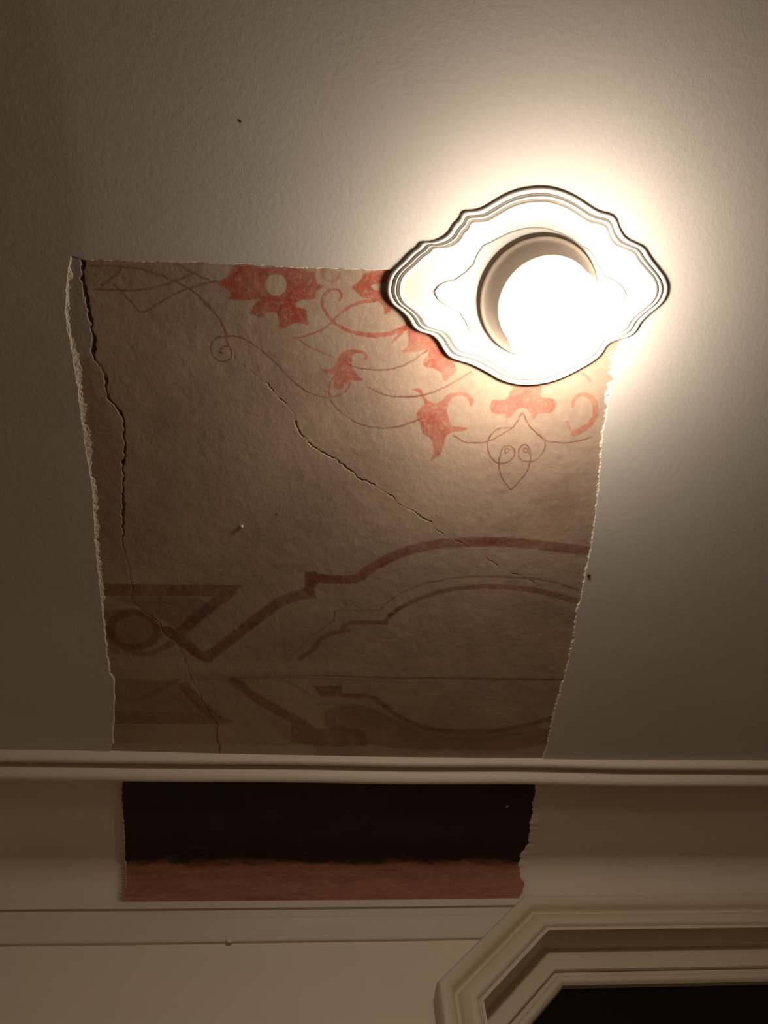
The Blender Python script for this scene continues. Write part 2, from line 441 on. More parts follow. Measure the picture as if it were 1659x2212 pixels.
for P in [
    [(0, 320), (80, 295), (160, 250), (250, 185)], [(0, 520), (110, 525), (210, 515), (330, 475), (430, 420), (560, 345)], [(0, 745), (100, 720), (190, 680)],
    [(920, 640), (890, 700), (850, 750), (780, 790), (720, 830), (660, 850), (580, 858), (500, 845), (430, 800)],
    [(930, 640), (970, 730), (1030, 790), (1090, 840), (1200, 858), (1300, 850), (1420, 815)],
    [(850, 745), (760, 745), (700, 790), (670, 860), (685, 940), (740, 1000), (800, 1005), (860, 970), (875, 910), (840, 870), (790, 880), (765, 930),
     (755, 1020), (770, 1090), (800, 1140), (840, 1195)],
    [(1040, 790), (1095, 840), (1085, 910), (1040, 970), (970, 995), (910, 980), (890, 920), (920, 865), (970, 870), (990, 950), (975, 1030),
     (930, 1100), (870, 1170), (840, 1195)],
    [(835, 905), (815, 890), (795, 905), (805, 930), (825, 920)], [(965, 905), (945, 885), (930, 905), (940, 930), (960, 915), (985, 935)]]:
    stroke('thin', B(P), TH, TH, 0.88, 0.0011)

# --- strapwork bands near the cornice
PE = 1.0 / 2.676 * 0.00105; PD = 1.0 / 2.765 * 0.00105
UPB = E([(-60, 408), (0, 408), (70, 412), (150, 412), (200, 405), (250, 360), (330, 310), (430, 262), (540, 228), (650, 205), (780, 195), (900, 192), (1050, 195),
      (1200, 205), (1350, 225), (1545, 247)])
stroke('band', UPB, 35 * PE, 35 * PE, 0.82, 0.003, 1)
stroke('red', UPB[10:14], 24 * PE, 28 * PE, 0.6, 0.010, 1)
stroke('red', UPB[0:7], 30 * PE, 30 * PE, 0.5, 0.004, 1)
fill('band', D([(1318, 380), (1400, 382), (1400, 460), (1378, 480), (1392, 538), (1330, 545), (1300, 490), (1325, 470)]), 0.85, smooth=0)
stroke('band', D([(1350, 508), (1250, 530), (1150, 570), (1110, 610), (1000, 690), (880, 790), (790, 860), (740, 900)]), 40 * PD, 40 * PD, 0.85, 0.003, 1)
stroke('band', D([(745, 905), (680, 880), (620, 825), (570, 790), (500, 740)]), 36 * PD, 42 * PD, 0.9, 0.003, 1)
fill('band', D([(100, 458), (960, 462), (900, 500), (880, 528), (100, 530)]), 0.75, smooth=0)
stroke('band', D([(880, 495), (760, 590), (650, 680), (570, 755)]), 42 * PD, 42 * PD, 0.72, 0.003, 1)
fill('wash', D([(120, 530), (860, 540), (600, 760), (520, 700), (400, 640), (300, 580)]), 0.55)
stroke('band', D([(300, 572), (640, 570), (500, 700)]), 5 * PD, 5 * PD, 0.5, 0.001, 0)
ell = D([(295 + 140 * math.cos(a), 735 + 105 * math.sin(a)) for a in np.linspace(0, 2 * math.pi, 30)])
stroke('band', ell, 26 * PD, 26 * PD, 0.75, 0.004, 0)
stroke('band', D([(170, 800), (260, 870), (370, 885), (460, 850), (560, 790)]), 18 * PD, 24 * PD, 0.6, 0.003)
fill('wash', D([(130, 620), (300, 600), (450, 690), (480, 800), (300, 880), (170, 830)]), 0.55)
fill('wash', D([(240, 900), (130, 860), (100, 600), (170, 640), (150, 780)]), 0.5)
# below the seam, the mirrored strapwork
fill('band', D([(172, 1240), (640, 1238), (860, 1268), (905, 1290), (800, 1305), (172, 1305)]), 0.6, smooth=0)
stroke('band', D([(600, 1075), (690, 1180), (800, 1275)]), 38 * PD, 44 * PD, 0.75, 0.004, 1)
stroke('band', D([(560, 1040), (480, 1080), (400, 1120), (330, 1150)]), 16 * PD, 20 * PD, 0.45, 0.004)
stroke('band', D([(470, 1080), (540, 1140), (640, 1220)]), 8 * PD, 8 * PD, 0.35, 0.003)
stroke('band', D([(180, 1130), (240, 1160), (330, 1160), (430, 1120)]), 22 * PD, 16 * PD, 0.4, 0.005)
fill('wash', D([(172, 1030), (560, 1050), (720, 1240), (172, 1245)]), 0.42, smooth=0, soft=0.004)
stroke('band', D([(900, 1040), (1000, 1120), (1120, 1200), (1300, 1290)]), 38 * PD, 42 * PD, 0.78, 0.005, 1)
fill('band', D([(1240, 1270), (1330, 1285), (1400, 1330), (1560, 1320), (1680, 1335), (1700, 1420), (1240, 1420)]), 0.62, smooth=0, soft=0.004)
fill('band', E([(-60, 1320), (60, 1300), (150, 1320), (250, 1385), (-60, 1390)]), 0.6, smooth=0, soft=0.004)
fill('wash', D([(1000, 1180), (1240, 1290), (1240, 1420), (1120, 1300)]), 0.3, soft=0.012)
# mid arcs
thin_arc = [(-220, 890), (-170, 845), (-120, 790), (-60, 735), (0, 690), (40, 662), (55, 650), (65, 595), (320, 592), (360, 550), (430, 500), (520, 455), (640, 420),
            (780, 400), (900, 392), (1060, 398), (1220, 405), (1350, 430), (1470, 475)]
stroke('band', E(thin_arc[:7]), 4 * PE, 4 * PE, 0.6, 0.001, 1)
stroke('band', E(thin_arc[6:9]), 4.5 * PE, 4.5 * PE, 0.7, 0.001, 0)
stroke('band', E(thin_arc[8:]), 5 * PE, 8 * PE, 0.7, 0.0012, 1)
stroke('band', E([(-140, 872), (-60, 820), (-20, 755), (50, 722), (145, 708)]), 18 * PE, 18 * PE, 0.7, 0.002, 1)
stroke('band', E([(110, 690), (150, 662), (360, 662)]), 17 * PE, 17 * PE, 0.8, 0.002, 0)
stroke('band', E([(350, 655), (400, 605), (480, 555), (580, 510), (700, 475), (830, 458), (950, 452), (1100, 458), (1250, 478), (1370, 510), (1490, 548)]), 16 * PE, 22 * PE, 0.75, 0.002, 1)
stroke('band', E([(380, 620), (420, 590), (470, 562)]), 18 * PE, 14 * PE, 0.95, 0.003, 1)
stroke('dark', E([(-40, 1140), (240, 1143), (300, 1185), (400, 1250), (540, 1310), (700, 1335), (900, 1340), (1100, 1320), (1310, 1283)]), 5 * PE, 5 * PE, 0.35, 0.0015, 1)
stroke('band', E([(100, 1088), (280, 1090), (350, 1150), (430, 1210), (540, 1265), (680, 1295), (850, 1302), (1000, 1295), (1150, 1270), (1330, 1222)]), 20 * PE, 22 * PE, 0.75, 0.003, 1)
stroke('dark', E([(600, 1285), (760, 1300)]), 8 * PE, 8 * PE, 0.35, 0.004, 0)
fill('band', E([(-60, 1035), (105, 1030), (105, 1088), (-20, 1092)]), 0.7, smooth=0)
stroke('band', E([(-220, 1010), (-120, 1060), (-40, 1110)]), 7 * PE, 5 * PE, 0.5, 0.002)
fill('wash', E([(280, 1150), (430, 1240), (700, 1310), (1000, 1310), (1310, 1250), (1290, 1420), (250, 1400), (150, 1300), (0, 1290), (0, 1150)]), 0.55, soft=0.006)
fill('pale', D([(150, 905), (900, 905), (1659, 925), (1659, 985), (150, 990)]), 0.35, soft=0.01)
stroke('dark', E([(-480, 985), (0, 970), (400, 985), (800, 990), (1390, 998)]), 3 * PE, 11 * PE, 0.6, 0.003, 1)
stroke('dark', E([(-900, 1000), (-300, 992), (0, 990), (300, 1010), (700, 1012)]), 4 * PE, 3 * PE, 0.4, 0.002, 1)
fill('pale', D([(160, 1425), (1380, 1432), (1380, 1500), (160, 1500)]), 0.5, soft=0.003, smooth=0)
# worn / dirty zones
fill('wash', B([(1020, 1120), (1250, 1080), (1330, 1200), (1300, 1330), (1150, 1380), (1020, 1300)]), 0.22, soft=0.03)
fill('dark', E([(1100, 500), (1380, 560), (1460, 600), (1440, 700), (1200, 650), (1080, 600)]), 0.16, soft=0.02)

# cracks (geometry): polylines with half width and depth
C1 = C([(250, 130), (258, 180), (262, 300), (280, 360), (300, 480), (315, 590), (340, 720), (330, 790), (345, 860)])
C2 = C([(345, 860), (380, 890), (400, 930), (420, 990)])
C3 = C([(420, 990), (422, 1050), (430, 1100), (460, 1160), (510, 1210), (540, 1260), (555, 1340), (553, 1450), (560, 1500), (545, 1590), (540, 1640), (552, 1700),
        (545, 1800), (545, 1990)]) + D([(237, 100), (228, 180)])
C4 = D([(228, 180), (240, 260), (270, 370), (285, 470), (285, 550), (320, 590), (400, 650), (455, 690), (480, 760), (540, 800), (580, 850), (605, 910), (630, 1000),
        (690, 1120), (720, 1190), (760, 1250), (795, 1310)])
C5 = D([(795, 1310), (793, 1400), (810, 1430), (808, 1495)])
K1 = A([(240, 770), (310, 830), (420, 910), (490, 965)])
K2 = A([(490, 965), (540, 1030), (600, 1090), (660, 1150), (690, 1190), (700, 1280), (740, 1340), (800, 1395), (860, 1440), (940, 1480), (1010, 1530), (1080, 1580),
        (1110, 1610), (1150, 1640), (1190, 1659)]) + B([(-30, 1225), (0, 1250), (60, 1310), (140, 1340), (200, 1380), (260, 1420), (300, 1460), (350, 1510)])
K3 = E([(690, 150), (800, 200), (840, 230), (900, 250), (960, 300), (1040, 360), (1130, 390), (1220, 430)])
DEPTH = np.zeros((NX, NY), np.float32)
nj = Noise2(0.009, 41); nj2 = Noise2(0.0042, 43); nk = Noise2(0.03, 42)
JX = GX + 0.0028 * nj(GX, GY) + 0.0012 * nj2(GX, GY); JY = GY + 0.0028 * nj(GX + 9, GY + 4) + 0.0012 * nj2(GX + 3, GY + 1)
nbk = Noise2(0.017, 45)
def crack(P, w0, w1, depth, brk=0.0):
    P = np.asarray(P, float)
    s = np.r_[0, np.cumsum(np.hypot(*np.diff(P, axis=0).T))]; s /= s[-1]
    for k in range(len(P) - 1):
        sl = window(P[k:k + 2], 0.014)
        d, t = seg_dist(JX[sl], JY[sl], P[k], P[k + 1])
        w = (w0 + (w1 - w0) * (s[k] + (s[k + 1] - s[k]) * t)) * (1 + 0.75 * nk(GX[sl] * 2, GY[sl] * 2))
        m = depth * (1 - sstep(0.35, 1.0, d / np.maximum(w, 1e-5)))
        if brk: m = m * (1 - brk + brk * sstep(-0.25, 0.35, nbk(GX[sl], GY[sl])))
        DEPTH[sl] = np.maximum(DEPTH[sl], m)
crack(C1, 0.0036, 0.0026, 0.022)
crack(C2, 0.0012, 0.0014, 0.003, 0.6)
crack(C3, 0.0023, 0.0021, 0.014, 0.4)
crack(C4, 0.0012, 0.0012, 0.003, 0.7)
crack(C5, 0.0022, 0.0022, 0.006)
crack(K1, 0.0009, 0.0010, 0.0010, 0.8)
crack(K2, 0.0011, 0.0014, 0.0035, 0.85)
crack(K3, 0.0010, 0.0010, 0.0015, 0.8)
# grey filler left of the crack, at the top
FIL = C([(140, 110), (255, 130), (262, 300), (300, 480), (315, 590), (340, 720), (335, 830), (280, 850), (200, 880), (120, 700), (110, 480)])
fill('filler', FIL, 0.8, soft=0.004)
stroke('filler', C([(340, 860), (300, 880), (250, 900)]), 0.003, 0.002, 0.4, 0.006)
# hinge lip: plaster left of the crack stands a little proud
def build_fresco():
    ins = inside(HOLE[::2], GX, GY)
    keep = ins.copy()
    r = 10
    for sx, sy in ((r, 0), (-r, 0), (0, r), (0, -r), (r, r), (-r, -r), (r, -r), (-r, r)):
        keep |= np.roll(np.roll(ins, sx, 0), sy, 1)
    nf = Noise2(0.02, 51); ng = Noise2(0.007, 52)
    Z = ceil_z(GX, GY) + DEPTH + 0.00025 * nf(GX, GY) + 0.00012 * ng(GX, GY)
    idx = -np.ones((NX, NY), int); idx[keep] = np.arange(keep.sum())
    V = np.c_[GX[keep], GY[keep], Z[keep]].astype(np.float32)
    q = keep[:-1, :-1] & keep[1:, :-1] & keep[:-1, 1:] & keep[1:, 1:]
    Q = np.stack([idx[:-1, :-1][q], idx[:-1, 1:][q], idx[1:, 1:][q], idx[1:, :-1][q]], 1).astype(np.int32)
    me = bpy.data.meshes.new('ceiling_painting')
    me.vertices.add(len(V)); me.vertices.foreach_set('co', V.ravel())
    me.loops.add(Q.size); me.loops.foreach_set('vertex_index', Q.ravel())
    me.polygons.add(len(Q)); me.polygons.foreach_set('loop_start', np.arange(0, Q.size, 4, dtype=np.int32))
    me.polygons.foreach_set('use_smooth', np.ones(len(Q), bool))
    me.update(calc_edges=True); me.validate()
    for k, a in L.items():
        at = me.attributes.new(k, 'FLOAT', 'POINT'); at.data.foreach_set('value', a[keep].astype(np.float32))
    o = link('ceiling_painting', me, M_FRESCO)
    tag(o, 'exposed old ceiling painting with red flower scrolls and bands, cracked brown plaster', 'painting')
    return o
build_fresco()

# ------------------------------------------------------------------ cornice (extruded along x)
XA, XB = -2.3, 2.7
def extrude(name, prof, xs, mat, parent=None, wob=None):
    """prof: list of (y, z)"""
    V, Fc = [], []; n = len(prof)
    for i, x in enumerate(xs):
        for j, (y, z) in enumerate(prof):
            dy, dz = wob(x, j) if wob else (0, 0)
            V.append((x, y + dy, z + dz))
    for i in range(len(xs) - 1):
        for j in range(n - 1):
            Fc.append((i * n + j, i * n + j + 1, (i + 1) * n + j + 1, (i + 1) * n + j))
    return mesh_from(name, V, Fc, mat, parent)
def roll(y0, y1, z0, drop, n=10):
    return [(y0 + (y1 - y0) * (0.5 - 0.5 * math.cos(math.pi * k / n)), z0 - drop * math.sin(math.pi * k / n)) for k in range(n + 1)]
nw = Noise2(0.35, 61)
wob = lambda x, j: (0.0022 * float(nw(x, 0.3)), 0.0015 * float(nw(x, 2.1)))
xs = np.linspace(XA, XB, 120)
bead = [(1.684, CEIL + 0.08)] + roll(1.684, 1.706, CEIL + 0.001, 0.013) + [(1.708, CEIL + 0.003), (1.718, CEIL + 0.002)] + roll(1.720, 1.757, CEIL - 0.006, 0.031) + [(1.760, CEIL + 0.01)]
o = extrude('trim_1', bead, xs, M_TRIM, wob=wob)
tag(o, 'pale double roll plaster moulding along the edge of the ceiling', kind='structure')

RC = 0.075; CYc, CZc = YW - RC, EYE[2] + 1.490
_prof = [(1.757, EYE[2] + 1.588), (1.80, EYE[2] + 1.582), (1.90, EYE[2] + 1.573), (2.0, EYE[2] + 1.567)]
_prof += [(CYc + RC * math.sin(a), CZc + RC * math.cos(a)) for a in np.linspace(0.05, math.pi / 2, 16)]
_prof += [(YW, EYE[2] + z) for z in (1.48, 1.465, 1.450)]
_prof = np.array(_prof)
_ps = np.r_[0, np.cumsum(np.hypot(*np.diff(_prof, axis=0).T))]; _ps /= _ps[-1]
_pt = np.gradient(_prof, axis=0); _pt /= np.linalg.norm(_pt, axis=1)[:, None]
_pn = np.c_[_pt[:, 1], -_pt[:, 0]]               # towards the room
def cove(k, off=0.0):                            # k 0 at the ceiling moulding, 1 at the fillets on the wall
    q = _prof + _pn * off
    return float(np.interp(k, _ps, q[:, 0])), float(np.interp(k, _ps, q[:, 1]))
NK = 130
def cove_edge(L):
    """photo points of the cut in the cove, as x at each k"""
    L = np.array(L, float); ks, xv = [], []
    for k in np.linspace(0, 1, NK + 1):
        y, z = cove(k)
        c = ROT.T @ (np.array([0, y, z]) - EYE); v0 = CY - F_PX * c[1] / -c[2]
        u = np.interp(v0, L[:, 1], L[:, 0]); r = ray(u, v0); x = r[0] * y / r[1]
        ks.append(k); xv.append(x)
    return np.array(xv)
EL = cove_edge([(262, 1690), (262, 1720), (264, 1760), (268, 1800), (270, 1840), (272, 1880), (271, 1905), (266, 1935), (268, 1955)])
ER = cove_edge([(1156, 1690), (1155, 1710), (1150, 1740), (1152, 1755), (1144, 1775), (1145, 1790), (1141, 1822), (1132, 1838), (1124, 1850), (1123, 1880), (1126, 1900), (1136, 1915), (1130, 1930), (1120, 1955)])
nr = Noise2(0.022, 71)
def cove_piece(name, xl, xr, off, mat, parent=None, nx=60, edge_close=None):
    V, Fc = [], []
    for j in range(NK + 1):
        y, z = cove(j / NK, off)
        for i in range(nx + 1):
            t = i / nx
            V.append((xl[j] * (1 - t) + xr[j] * t, y, z))
    m = nx + 1
    for j in range(NK):
        for i in range(nx):
            Fc.append((j * m + i, j * m + i + 1, (j + 1) * m + i + 1, (j + 1) * m + i))
    if edge_close is not None:                   # step from the paint coat back to the plaster
        i = nx if edge_close > 0 else 0
        b0 = len(V)
        for j in range(NK + 1):
            y, z = cove(j / NK, -0.001); V.append((V[j * m + i][0] + edge_close * 0.0025, y, z))
        for j in range(NK): Fc.append((j * m + i, (j + 1) * m + i, b0 + j + 1, b0 + j))
    return V, Fc
ks = np.linspace(0, 1, NK + 1)
EL = EL + 0.0025 * nr(ks, 0 * ks + 3) + 0.001 * nr(ks * 3, 0 * ks + 4); ER = ER + 0.0045 * nr(ks, 0 * ks + 8) + 0.002 * nr(ks * 3, 0 * ks + 9)
V1, F1 = cove_piece('c', np.full(NK + 1, XA), EL, 0.003, M_TRIM, edge_close=1)
V2, F2 = cove_piece('c', ER, np.full(NK + 1, XB), 0.003, M_TRIM, edge_close=-1)
b0 = len(V1)
o = mesh_from('trim_2', V1 + V2, F1 + [tuple(b0 + i for i in f) for f in F2], M_TRIM)
tag(o, 'cream painted cove between the ceiling moulding and the wall', kind='structure')
def cove_mat():
    m, nt, b = new_mat('old_cove_paint')
    g = node(nt, 'ShaderNodeNewGeometry'); sp = node(nt, 'ShaderNodeSeparateXYZ'); nt.links.new(g.outputs['Position'], sp.inputs[0])
    wobn = noise(nt, 22, 5, 0.7, (0.35, 1, 1.6))
    ad = node(nt, 'ShaderNodeMath', operation='MULTIPLY_ADD'); nt.links.new(wobn, ad.inputs[0]); ad.inputs[1].default_value = 0.035
    nt.links.new(sp.outputs['Z'], ad.inputs[2])
    zb = EDGE_Z + 0.0175
    f = ramp(nt, ad.outputs[0], zb - 0.005, zb + 0.005)
    dark = mixc(nt, ramp(nt, noise(nt, 9, 5), 0.3, 0.7), (0.055, 0.032, 0.023), (0.040, 0.023, 0.017))
    red = mixc(nt, ramp(nt, noise(nt, 30, 5, 0.7, (0.2, 1, 1)), 0.35, 0.65), (0.43, 0.185, 0.115), (0.31, 0.12, 0.075))
    red = mixc(nt, mul(nt, ramp(nt, noise(nt, 80, 4, 0.7, (0.4, 1, 1)), 0.52, 0.7), 0.5), red, (0.52, 0.29, 0.19))
    c = mixc(nt, f, red, dark)
    nt.links.new(c, b.inputs['Base Color']); b.inputs['Roughness'].default_value = 0.7; b.inputs['Specular IOR Level'].default_value = 0.2
    add_bump(nt, b, [(noise(nt, 70, 4, 0.7), 0.7, 0.001)])
    return m
def z_on_cove(v):
    best = None
    for k in np.linspace(0, 1, 800):
        y, z = cove(k); c = ROT.T @ (np.array([0.25, y, z]) - EYE); d = abs(CY - F_PX * c[1] / -c[2] - v)
        if best is None or d < best[0]: best = (d, z)
    return best[1]
EDGE_Z = z_on_cove(1866)
V3, F3 = cove_piece('c', EL - 0.004, ER + 0.004, 0.0, None)
o = mesh_from('cove_painting', V3, F3, cove_mat())
tag(o, 'exposed strip of dark brown and rust red old paint in the cove', 'painting')

WZ = EYE[2]
SW = YW / 2.0
fil = [(YW, WZ + SW * 1.366), (YW - 0.013, WZ + SW * 1.364), (YW - 0.013, WZ + SW * 1.343), (YW - 0.001, WZ + SW * 1.3415), (YW - 0.001, WZ + SW * 1.3385), (YW - 0.011, WZ + SW * 1.337),
       (YW - 0.012, WZ + SW * 1.318), (YW - 0.0135, WZ + SW * 1.313), (YW - 0.013, WZ + SW * 1.300), (YW - 0.0115, WZ + SW * 1.288), (YW - 0.0115, WZ + SW * 1.254),
       (YW - 0.009, WZ + SW * 1.250), (YW + 0.001, WZ + SW * 1.2485)]
def extrude_hard(name, prof, xs, mat, wob):
    V, Fc = [], []
    for j in range(len(prof) - 1):
        b0 = len(V)
        for x in xs:
            dz = wob(x)
            V.append((x, prof[j][0], prof[j][1] + dz)); V.append((x, prof[j + 1][0], prof[j + 1][1] + dz))
        for i in range(len(xs) - 1):
            Fc.append((b0 + 2 * i, b0 + 2 * i + 1, b0 + 2 * i + 3, b0 + 2 * i + 2))
    return mesh_from(name, V, Fc, mat)
o = extrude_hard('trim_3', fil, xs, M_TRIM, lambda x: 0.0014 * float(nw(x, 5.2)))
tag(o, 'flat cream fillets of the cornice at the top of the wall', kind='structure')

# ------------------------------------------------------------------ door surround with chamfered corners
DX0, DX1 = 0.396 * SW, 2.20
DZT = WZ + SW * 1.335; DZC = WZ + SW * 1.098; DXC = 0.681 * SW
contour = [(DX0, 0.0), (DX0, DZC), (DXC, DZT), (DX1 - (DXC - DX0), DZT), (DX1, DZC), (DX1, 0.0)]
def offset_line(P, u):
    out = []
    def nrm(a, b):
        d = np.array(b) - np.array(a); d /= np.linalg.norm(d); return np.array([d[1], -d[0]])
    n = len(P)
    for i in range(n):
        if i == 0: q = np.array(P[0]) + nrm(P[0], P[1]) * u
        elif i == n - 1: q = np.array(P[-1]) + nrm(P[-2], P[-1]) * u
        else:
            n1, n2 = nrm(P[i - 1], P[i]), nrm(P[i], P[i + 1]); b = n1 + n2; q = np.array(P[i]) + b * (2 * u / b.dot(b)) * 0.5 * 2 / 2
            q = np.array(P[i]) + b * (u / (1 + n1.dot(n2)))
        out.append(q)
    return out
def sweep(name, prof, mat, parent):
    V, Fc = [], []; npt = len(contour)
    for (u, p) in prof:
        for q in offset_line(contour, u * SW): V.append((q[0], YW - p * SW, q[1]))
    # split rows so edges stay crisp across mitres
    for r in range(len(prof) - 1):
        for i in range(npt - 1):
            Fc.append((r * npt + i, r * npt + i + 1, (r + 1) * npt + i + 1, (r + 1) * npt + i))
    me = bpy.data.meshes.new(name); me.from_pydata(V, [], Fc); me.update()
    o = link(name, me, mat, parent)
    bm = bmesh.new(); bm.from_mesh(me); bmesh.ops.recalc_face_normals(bm, faces=bm.faces)
    bm.to_mesh(me); bm.free()
    return o
def curve_pts(pts, n=5):
    """Catmull-Rom through pts"""
    P = [pts[0]] + pts + [pts[-1]]; out = []
    for i in range(1, len(P) - 2):
        for k in range(n):
            t = k / n; p0, p1, p2, p3 = (np.array(P[i + j], float) for j in (-1, 0, 1, 2))
            out.append(tuple(0.5 * (2 * p1 + (p2 - p0) * t + (2 * p0 - 5 * p1 + 4 * p2 - p3) * t * t + (3 * p1 - p0 - 3 * p2 + p3) * t ** 3)))
    out.append(pts[-1]); return out
door = empty('door_1', ((DX0 + DX1) / 2, YW, 0)); door.location = (0, 0, 0)
tag(door, 'cream doorway with chamfered corner moulding around dark glass', kind='structure')
sweep('outer_moulding', [(0, -0.005), (0, 0.066), (0.003, 0.074)] + curve_pts([(0.006, 0.078), (0.020, 0.080), (0.034, 0.073), (0.043, 0.058), (0.050, 0.057), (0.060, 0.070), (0.078, 0.081), (0.092, 0.081), (0.099, 0.074)], 8) +
      [(0.0995, 0.072), (0.102, 0.072), (0.102, 0.079), (0.110, 0.079), (0.110, -0.012)], M_CASE, door)
sweep('inner_frame', [(0.1095, -0.010), (0.164, -0.010), (0.1655, -0.013), (0.166, -0.020)] , M_CASE, door)
sweep('glazing_bead', [(0.166, -0.022), (0.174, -0.024), (0.177, -0.024)] + curve_pts([(0.178, -0.018), (0.183, -0.011), (0.190, -0.009), (0.197, -0.011), (0.203, -0.018)]) + [(0.205, -0.040)], M_CASE, door)
gl = offset_line(contour, 0.200 * SW)
gz = 2.12
V = [(q[0], YW + 0.034, max(q[1], gz)) for q in gl]
mesh_from('glass_pane', V, [tuple(range(len(V)))], M_GLASS, door, smooth=False)
xa, xb = gl[0][0], gl[-1][0]; xm = (xa + xb) / 2
box('transom_rail', (xa - .01, YW + 0.005, 2.04), (xb + .01, YW + 0.05, 2.125), M_CASE, door, 0.004)
for q, (a, b) in enumerate(((xa, xm - 0.002), (xm + 0.002, xb))):
    leaf = box('door_leaf', (a, YW + 0.012, 0.01), (b, YW + 0.048, 2.04), M_CASE, door, 0.003)
    for (za, zb2) in ((0.18, 0.85), (1.0, 1.92)):
        box('panel', (a + 0.12, YW + 0.004, za), (b - 0.12, YW + 0.014, zb2), M_CASE, leaf, 0.004)

# ------------------------------------------------------------------ walls and floor
def wall_back_mesh():
    # far wall with the door opening left free
    q = offset_line(contour, 0.05)
    z1 = CEIL + 0.05
    V = [(XA, YW, 0), (q[0][0], YW, 0), (q[1][0], YW, q[1][1]), (q[2][0], YW, q[2][1]), (q[3][0], YW, q[3][1]), (q[4][0], YW, q[4][1]), (q[5][0], YW, 0), (XB, YW, 0),
         (XB, YW, WZ + SW * 1.37), (q[3][0], YW, WZ + SW * 1.37), (q[2][0], YW, WZ + SW * 1.37), (XA, YW, WZ + SW * 1.37)]
    Fc = [(0, 1, 2, 3, 10, 11), (3, 4, 9, 10), (4, 5, 6, 7, 8, 9)]
    return mesh_from('wall_back', V, Fc, M_WALL, smooth=False)
tag(wall_back_mesh(), 'cream painted wall below the cornice beside the doorway', kind='structure')
def wall(name, a, b, label):
    V = [(a[0], a[1], 0), (b[0], b[1], 0), (b[0], b[1], CEIL + 0.06), (a[0], a[1], CEIL + 0.06)]
    tag(mesh_from(name, V, [(0, 1, 2, 3)], M_WALL, smooth=False), label, kind='structure')
wall('wall_left', (XA, -1.7), (XA, 2.19), 'cream painted wall at the left end of the hall')
wall('wall_right', (XB, 2.19), (XB, -1.7), 'cream painted wall at the right end of the hall')
wall('wall_front', (XB, -1.7), (XA, -1.7), 'cream painted wall behind the camera')
tag(mesh_from('floor', [(XA, -1.7, 0), (XB, -1.7, 0), (XB, 2.19, 0), (XA, 2.19, 0)], [(0, 1, 2, 3)], M_FLOOR, smooth=False), 'brown wooden floor of the hall', kind='structure')

# ------------------------------------------------------------------ ceiling medallion
MED = [(125, 610), (136, 550), (165, 510), (205, 475), (250, 425), (285, 402), (296, 382), (318, 374), (350, 376), (400, 360), (440, 330), (462, 288), (492, 262),
       (500, 234), (520, 222), (560, 220), (600, 212), (650, 182), (720, 140), (800, 112), (890, 102), (960, 108), (1040, 135), (1100, 170), (1180, 225),
       (1245, 238), (1272, 262), (1286, 310), (1318, 358), (1370, 382), (1412, 402), (1436, 448), (1480, 505), (1515, 550), (1530, 600), (1520, 650), (1490, 690),
       (1440, 730), (1392, 775), (1372, 818), (1335, 848), (1270, 862), (1225, 885), (1200, 930), (1170, 960), (1130, 985), (1060, 1025), (980, 1062), (900, 1083), (800, 1090), (700, 1068),
       (620, 1020), (540, 980), (480, 966), (436, 948), (408, 912), (385, 868), (350, 836), (290, 822), (254, 796), (235, 755), (195, 715), (155, 688), (132, 650)]
MED = np.array([on_ceiling(780 + x / 2.304, 360 + y / 2.304) for x, y in MED])
# the outline was read off the lower lip of the rim: bring it back by the rim's depth
MED = MED * ((H - 0.006) / H)
MC = 0.5 * (MED.min(0) + MED.max(0))
OUT = resample(chaikin(MED, 1), 0.0022)
def med_ring(off):                                     # inset along the radius, flattening the small lobes slowly
    d = OUT - MC; r = np.linalg.norm(d, axis=1)
    return MC + d * ((r - off) / r)[:, None]
med = empty('ceiling_medallion', (float(MC[0]), float(MC[1]), CEIL))
tag(med, 'white plaster ceiling rose with scalloped stepped rim around the lit lamp', 'ceiling rose')
def med_part(name, rows, cap=False):
    V, Fc = [], []; n = len(OUT)
    for ring, dz in rows:
        zz = -dz + 0 * ring[:, 0]
        V += [(p[0] - MC[0], p[1] - MC[1], z) for p, z in zip(ring, zz)]
    for r in range(len(rows) - 1):
        for i in range(n):
            j = (i + 1) % n
            Fc.append((r * n + i, r * n + j, (r + 1) * n + j, (r + 1) * n + i))
    return mesh_from(name, V, Fc, M_PLASTER, med)
T0 = LAYER
rim_prof = curve_pts([(0.0, -0.006), (0.0, 0.0012), (0.0022, 0.0032), (0.006, 0.0036), (0.009, 0.0026), (0.0105, 0.0000), (0.0125, 0.0022), (0.0155, 0.0046), (0.0185, 0.0044),
                      (0.0205, 0.0008), (0.0225, 0.0025), (0.026, 0.0052), (0.030, 0.0048), (0.0325, 0.0018), (0.035, 0.0010)], 3)
med_part('rim', [(med_ring(a), b * 1.45 + 0.0040) for a, b in rim_prof])
INN = [(365, 625), (385, 597), (410, 580), (470, 565), (520, 530), (560, 490), (580, 440), (610, 395), (650, 378), (700, 352), (800, 314), (880, 305), (960, 320), (1030, 350), (1100, 395),
       (1150, 425), (1175, 480), (1215, 545), (1270, 572), (1300, 595), (1325, 635), (1310, 668), (1280, 692), (1225, 715), (1190, 765), (1150, 830), (1060, 870), (960, 910), (860, 925),
       (760, 905), (660, 860), (590, 845), (540, 815), (520, 770), (495, 730), (430, 695), (385, 665)]
INN = np.array([on_ceiling(780 + x / 2.304, 360 + y / 2.304) for x, y in INN]) * ((H - 0.012) / H)
